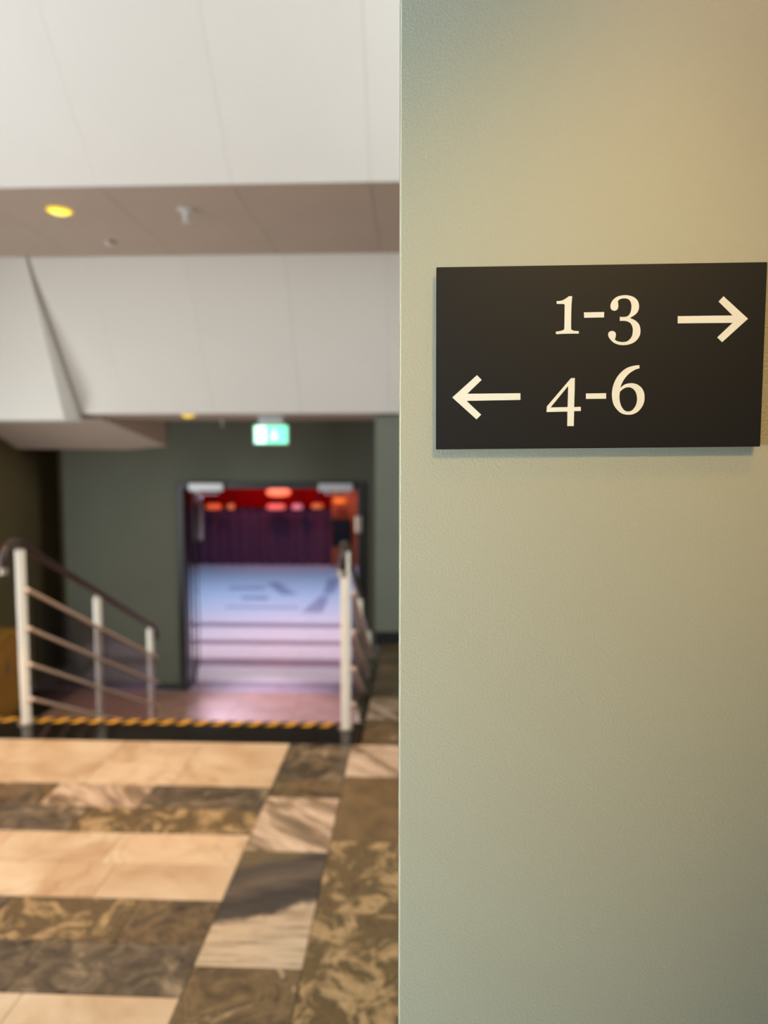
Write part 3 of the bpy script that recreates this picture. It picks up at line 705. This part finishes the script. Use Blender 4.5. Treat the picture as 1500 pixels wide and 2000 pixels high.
# ================================================================== ROOM SIGN
GL = {
'one':[[(120.02,181.8),(120.76,181.79),(121.82,181.79),(122.88,181.88),(123.83,182.09),(124.77,182.37),(125.72,182.76),(126.7,183.32),(127.68,183.97),(128.54,184.55),(129.19,185.01),(129.73,185.4),(130.35,185.66),(131.25,185.74),(132.23,185.69),(132.92,185.64),(132.87,184.84),(132.79,183.67),(132.7,182.25),(132.6,180.95),(132.49,179.4),(132.42,176.58),(132.39,171.19),(132.4,164.51),(132.47,159.54),(132.66,157.77),(132.9,157.7),(133.08,157.83),(133.44,157.59),(133.98,157.25),(134.82,156.96),(136.22,156.77),(137.91,156.63),(139.12,156.53),(138.99,154.59),(136.6,154.59),(133.18,154.58),(129.7,154.55),(126.13,154.46),(122.5,154.35),(119.95,154.27),(119.8,156.33),(121.12,156.5),(122.97,156.76),(124.49,157.04),(125.32,157.31),(125.82,157.62),(126.19,157.99),(126.52,157.9),(126.72,157.88),(126.85,159.58),(126.89,164.68),(126.85,171.49),(126.81,176.63),(126.78,178.53),(126.74,178.78),(126.71,178.79),(126.07,179.36),(120.06,179.53)]],
'dash1':[[(143.08,172.18),(159.91,172.38),(159.85,167.85),(143.29,167.76)]],
'three':[[(165.1,176.87),(165.12,177.67),(165.23,178.54),(165.44,179.41),(165.77,180.25),(166.21,181.09),(166.8,181.94),(167.58,182.82),(168.52,183.7),(169.58,184.45),(170.79,185.03),(172.13,185.49),(173.53,185.82),(174.99,186.05),(176.52,186.15),(178.06,186.12),(179.62,185.94),(181.18,185.61),(182.62,185.18),(183.91,184.62),(185.07,183.94),(186.08,183.17),(186.92,182.32),(187.61,181.37),(188.14,180.33),(188.53,179.16),(188.77,177.89),(188.87,176.66),(188.83,175.48),(188.66,174.35),(188.33,173.27),(187.83,172.26),(187.18,171.31),(186.42,170.46),(185.54,169.72),(184.55,169.08),(183.63,168.5),(182.76,167.98),(181.95,167.53),(181.39,167.22),(182.14,166.95),(183.2,166.54),(184.27,166.06),(185.25,165.54),(186.23,164.94),(187.16,164.23),(188.03,163.39),(188.84,162.45),(189.51,161.38),(189.99,160.13),(190.33,158.77),(190.53,157.4),(190.59,156.06),(190.52,154.71),(190.29,153.43),(189.9,152.23),(189.35,151.1),(188.68,150.03),(187.88,149.01),(186.96,148.05),(185.9,147.21),(184.72,146.49),(183.41,145.9),(181.96,145.41),(180.33,145.03),(178.56,144.76),(176.85,144.65),(175.26,144.7),(173.73,144.91),(172.27,145.25),(170.84,145.72),(169.47,146.32),(168.22,147.04),(167.11,147.92),(166.13,148.91),(165.3,149.91),(164.63,150.88),(164.13,151.86),(163.8,152.77),(163.73,153.65),(163.83,154.47),(163.92,155.04),(164.21,155.36),(164.64,155.8),(165.15,156.17),(165.75,156.39),(166.44,156.53),(167.14,156.55),(167.88,156.37),(168.63,156.07),(169.15,155.85),(169.44,155.43),(169.83,154.82),(170.11,154.14),(170.19,153.44),(170.15,152.67),(170.05,151.87),(169.82,150.94),(169.53,149.98),(169.31,149.31),(169.72,149.0),(170.32,148.56),(171.05,148.16),(171.93,147.86),(172.93,147.59),(173.92,147.4),(174.88,147.29),(175.83,147.24),(176.78,147.27),(177.74,147.35),(178.7,147.5),(179.62,147.82),(180.51,148.34),(181.37,149.02),(182.13,149.79),(182.78,150.62),(183.34,151.54),(183.77,152.62),(184.06,153.99),(184.22,155.51),(184.28,156.88),(184.25,157.93),(184.12,158.82),(183.87,159.72),(183.48,160.71),(182.97,161.71),(182.37,162.57),(181.69,163.23),(180.91,163.75),(180.05,164.17),(179.08,164.5),(178.02,164.73),(176.9,164.88),(175.57,164.94),(174.18,164.92),(173.2,164.91),(173.12,168.19),(174.3,168.16),(175.95,168.12),(177.39,168.16),(178.3,168.27),(178.99,168.46),(179.64,168.82),(180.35,169.41),(181.02,170.17),(181.58,171.07),(181.98,172.11),(182.26,173.28),(182.45,174.45),(182.58,175.59),(182.61,176.73),(182.53,177.84),(182.34,178.94),(182.03,180.01),(181.6,180.95),(181.04,181.75),(180.36,182.43),(179.56,182.95),(178.61,183.29),(177.53,183.48),(176.42,183.54),(175.26,183.49),(174.06,183.31),(173.03,183.01),(172.2,182.47),(171.53,181.81),(171.08,181.33),(171.18,180.75),(171.31,179.91),(171.42,179.07),(171.52,178.32),(171.6,177.56),(171.59,176.81),(171.42,175.97),(171.16,175.14),(170.97,174.55),(170.54,174.22),(169.93,173.76),(169.29,173.44),(168.64,173.34),(167.95,173.39),(167.29,173.56),(166.63,173.96),(165.99,174.5),(165.55,174.88),(165.41,175.38),(165.21,176.09)]],
'four':[[(133.25,117.19),(136.56,117.31),(136.56,107.37),(136.39,92.75),(142.03,92.93),(142.11,89.4),(136.46,89.29),(136.39,76.61),(130.93,76.62),(130.82,88.9),(113.17,88.68),(113.29,93.35)],[(131.05,110.71),(130.94,92.77),(116.44,92.48)]],
'dash2':[[(146.17,104.21),(163.17,104.42),(163.22,99.71),(146.27,99.63)]],
'six':[[(190.37,127.92),(190.77,125.29),(189.78,125.01),(188.36,124.59),(186.87,123.99),(185.38,123.18),(183.82,122.19),(182.34,121.05),(180.96,119.74),(179.66,118.28),(178.5,116.78),(177.51,115.23),(176.67,113.65),(175.99,112.17),(175.47,110.75),(175.12,109.45),(174.89,108.54),(175.5,109.17),(176.37,110.05),(177.34,110.84),(178.34,111.45),(179.43,111.96),(180.59,112.35),(181.86,112.6),(183.19,112.73),(184.53,112.73),(185.87,112.61),(187.2,112.35),(188.5,111.92),(189.8,111.26),(191.07,110.43),(192.19,109.46),(193.14,108.37),(193.94,107.15),(194.59,105.82),(195.08,104.35),(195.4,102.77),(195.58,101.19),(195.6,99.63),(195.47,98.07),(195.18,96.55),(194.72,95.07),(194.09,93.62),(193.32,92.25),(192.39,90.93),(191.31,89.69),(190.12,88.61),(188.8,87.73),(187.37,87.01),(185.89,86.49),(184.38,86.2),(182.83,86.11),(181.27,86.17),(179.69,86.38),(178.1,86.74),(176.61,87.32),(175.28,88.13),(174.06,89.15),(172.9,90.32),(171.77,91.63),(170.7,93.08),(169.82,94.64),(169.17,96.34),(168.7,98.15),(168.37,99.96),(168.15,101.7),(168.06,103.44),(168.11,105.26),(168.29,107.19),(168.6,109.2),(169.09,111.21),(169.77,113.24),(170.61,115.26),(171.58,117.14),(172.63,118.81),(173.8,120.33),(175.09,121.74),(176.49,123.08),(178.01,124.31),(179.6,125.34),(181.27,126.12),(183.02,126.7),(184.81,127.16),(186.85,127.52),(188.92,127.76)],[(181.33,109.37),(180.11,109.19),(178.89,108.77),(177.74,108.2),(176.57,107.33),(175.47,106.3),(174.7,105.56),(174.58,104.29),(174.44,102.46),(174.43,100.6),(174.63,98.81),(174.96,96.97),(175.42,95.29),(176.02,93.79),(176.75,92.43),(177.5,91.3),(178.26,90.43),(179.05,89.78),(179.87,89.3),(180.72,88.97),(181.61,88.81),(182.52,88.83),(183.5,89.0),(184.5,89.36),(185.47,89.95),(186.39,90.87),(187.28,92.03),(188.02,93.26),(188.57,94.51),(188.97,95.84),(189.23,97.23),(189.34,98.75),(189.29,100.35),(189.1,101.87),(188.77,103.29),(188.3,104.64),(187.68,105.84),(186.91,106.89),(185.99,107.8),(184.98,108.5),(183.83,109.0),(182.58,109.3)]],
'arrowR':[[(221.2,168.39),(266.54,168.6),(254.54,180.19),(258.49,184.41),(279.28,165.77),(258.62,146.63),(254.51,150.58),(266.76,162.56),(221.38,162.48)]],
'arrowL':[[(90.62,104.66),(90.7,98.98),(44.78,98.32),(57.35,86.46),(53.41,82.5),(32.47,101.27),(53.45,120.15),(57.45,116.08),(45.31,104.36)]],

}
sign = empty('room_sign', (0.156, 0.627, 1.6345), 'black rectangular direction sign with cream numbers and arrows', 'sign')
pb = bmesh.new()
q = [(0.0182, 1.7110), (0.2935, 1.7122), (0.2937, 1.5590), (0.0187, 1.5567)]
a = [pb.verts.new((x, .6202, z)) for x, z in q]; b_ = [pb.verts.new((x, .6232, z)) for x, z in q]
pb.faces.new(a); pb.faces.new(b_[::-1])
for i in range(4): pb.faces.new((a[i], b_[i], b_[(i+1) % 4], a[(i+1) % 4]))
bmesh.ops.bevel(pb, geom=list(pb.edges), offset=.0004, segments=2, affect='EDGES')
plate = obj('plate', pb, M['plate'], sign)
obj('spacer', B(.05, .262, .6233, .6299, 1.585, 1.686), M['black'], sign)
def glyph(name, key, label=None):
    cu = bpy.data.curves.new(name, 'CURVE'); cu.dimensions = '2D'; cu.fill_mode = 'BOTH'; cu.extrude = 0.00012
    for loop in GL[key]:
        s = cu.splines.new('POLY'); s.points.add(len(loop)-1)
        for p, (x, z) in zip(s.points, loop): p.co = (x*.001, z*.001, 0, 1)
        s.use_cyclic_u = True
    tmp = bpy.data.objects.new('tmp', cu); COL.objects.link(tmp)
    dg = bpy.context.evaluated_depsgraph_get(); dg.update()
    me = bpy.data.meshes.new_from_object(tmp.evaluated_get(dg))
    bpy.data.objects.remove(tmp)
    me.transform(Matrix(((1, 0, 0, 0), (0, 0, -1, .62005), (0, 1, 0, 1.5), (0, 0, 0, 1))))
    me.materials.clear(); me.materials.append(M['letter'])
    o = bpy.data.objects.new(name, me); COL.objects.link(o); o.parent = plate
    if label: o['label'] = label
for nm, k, lb in (('numeral', 'one', 'cream numeral 1'), ('dash', 'dash1', 'upper cream dash'), ('numeral', 'three', 'cream numeral 3'),
                  ('numeral', 'four', 'cream numeral 4'), ('dash', 'dash2', 'lower cream dash'), ('numeral', 'six', 'cream numeral 6'),
                  ('arrow', 'arrowR', 'cream arrow pointing right'), ('arrow', 'arrowL', 'cream arrow pointing left')):
    glyph(nm, k, lb)
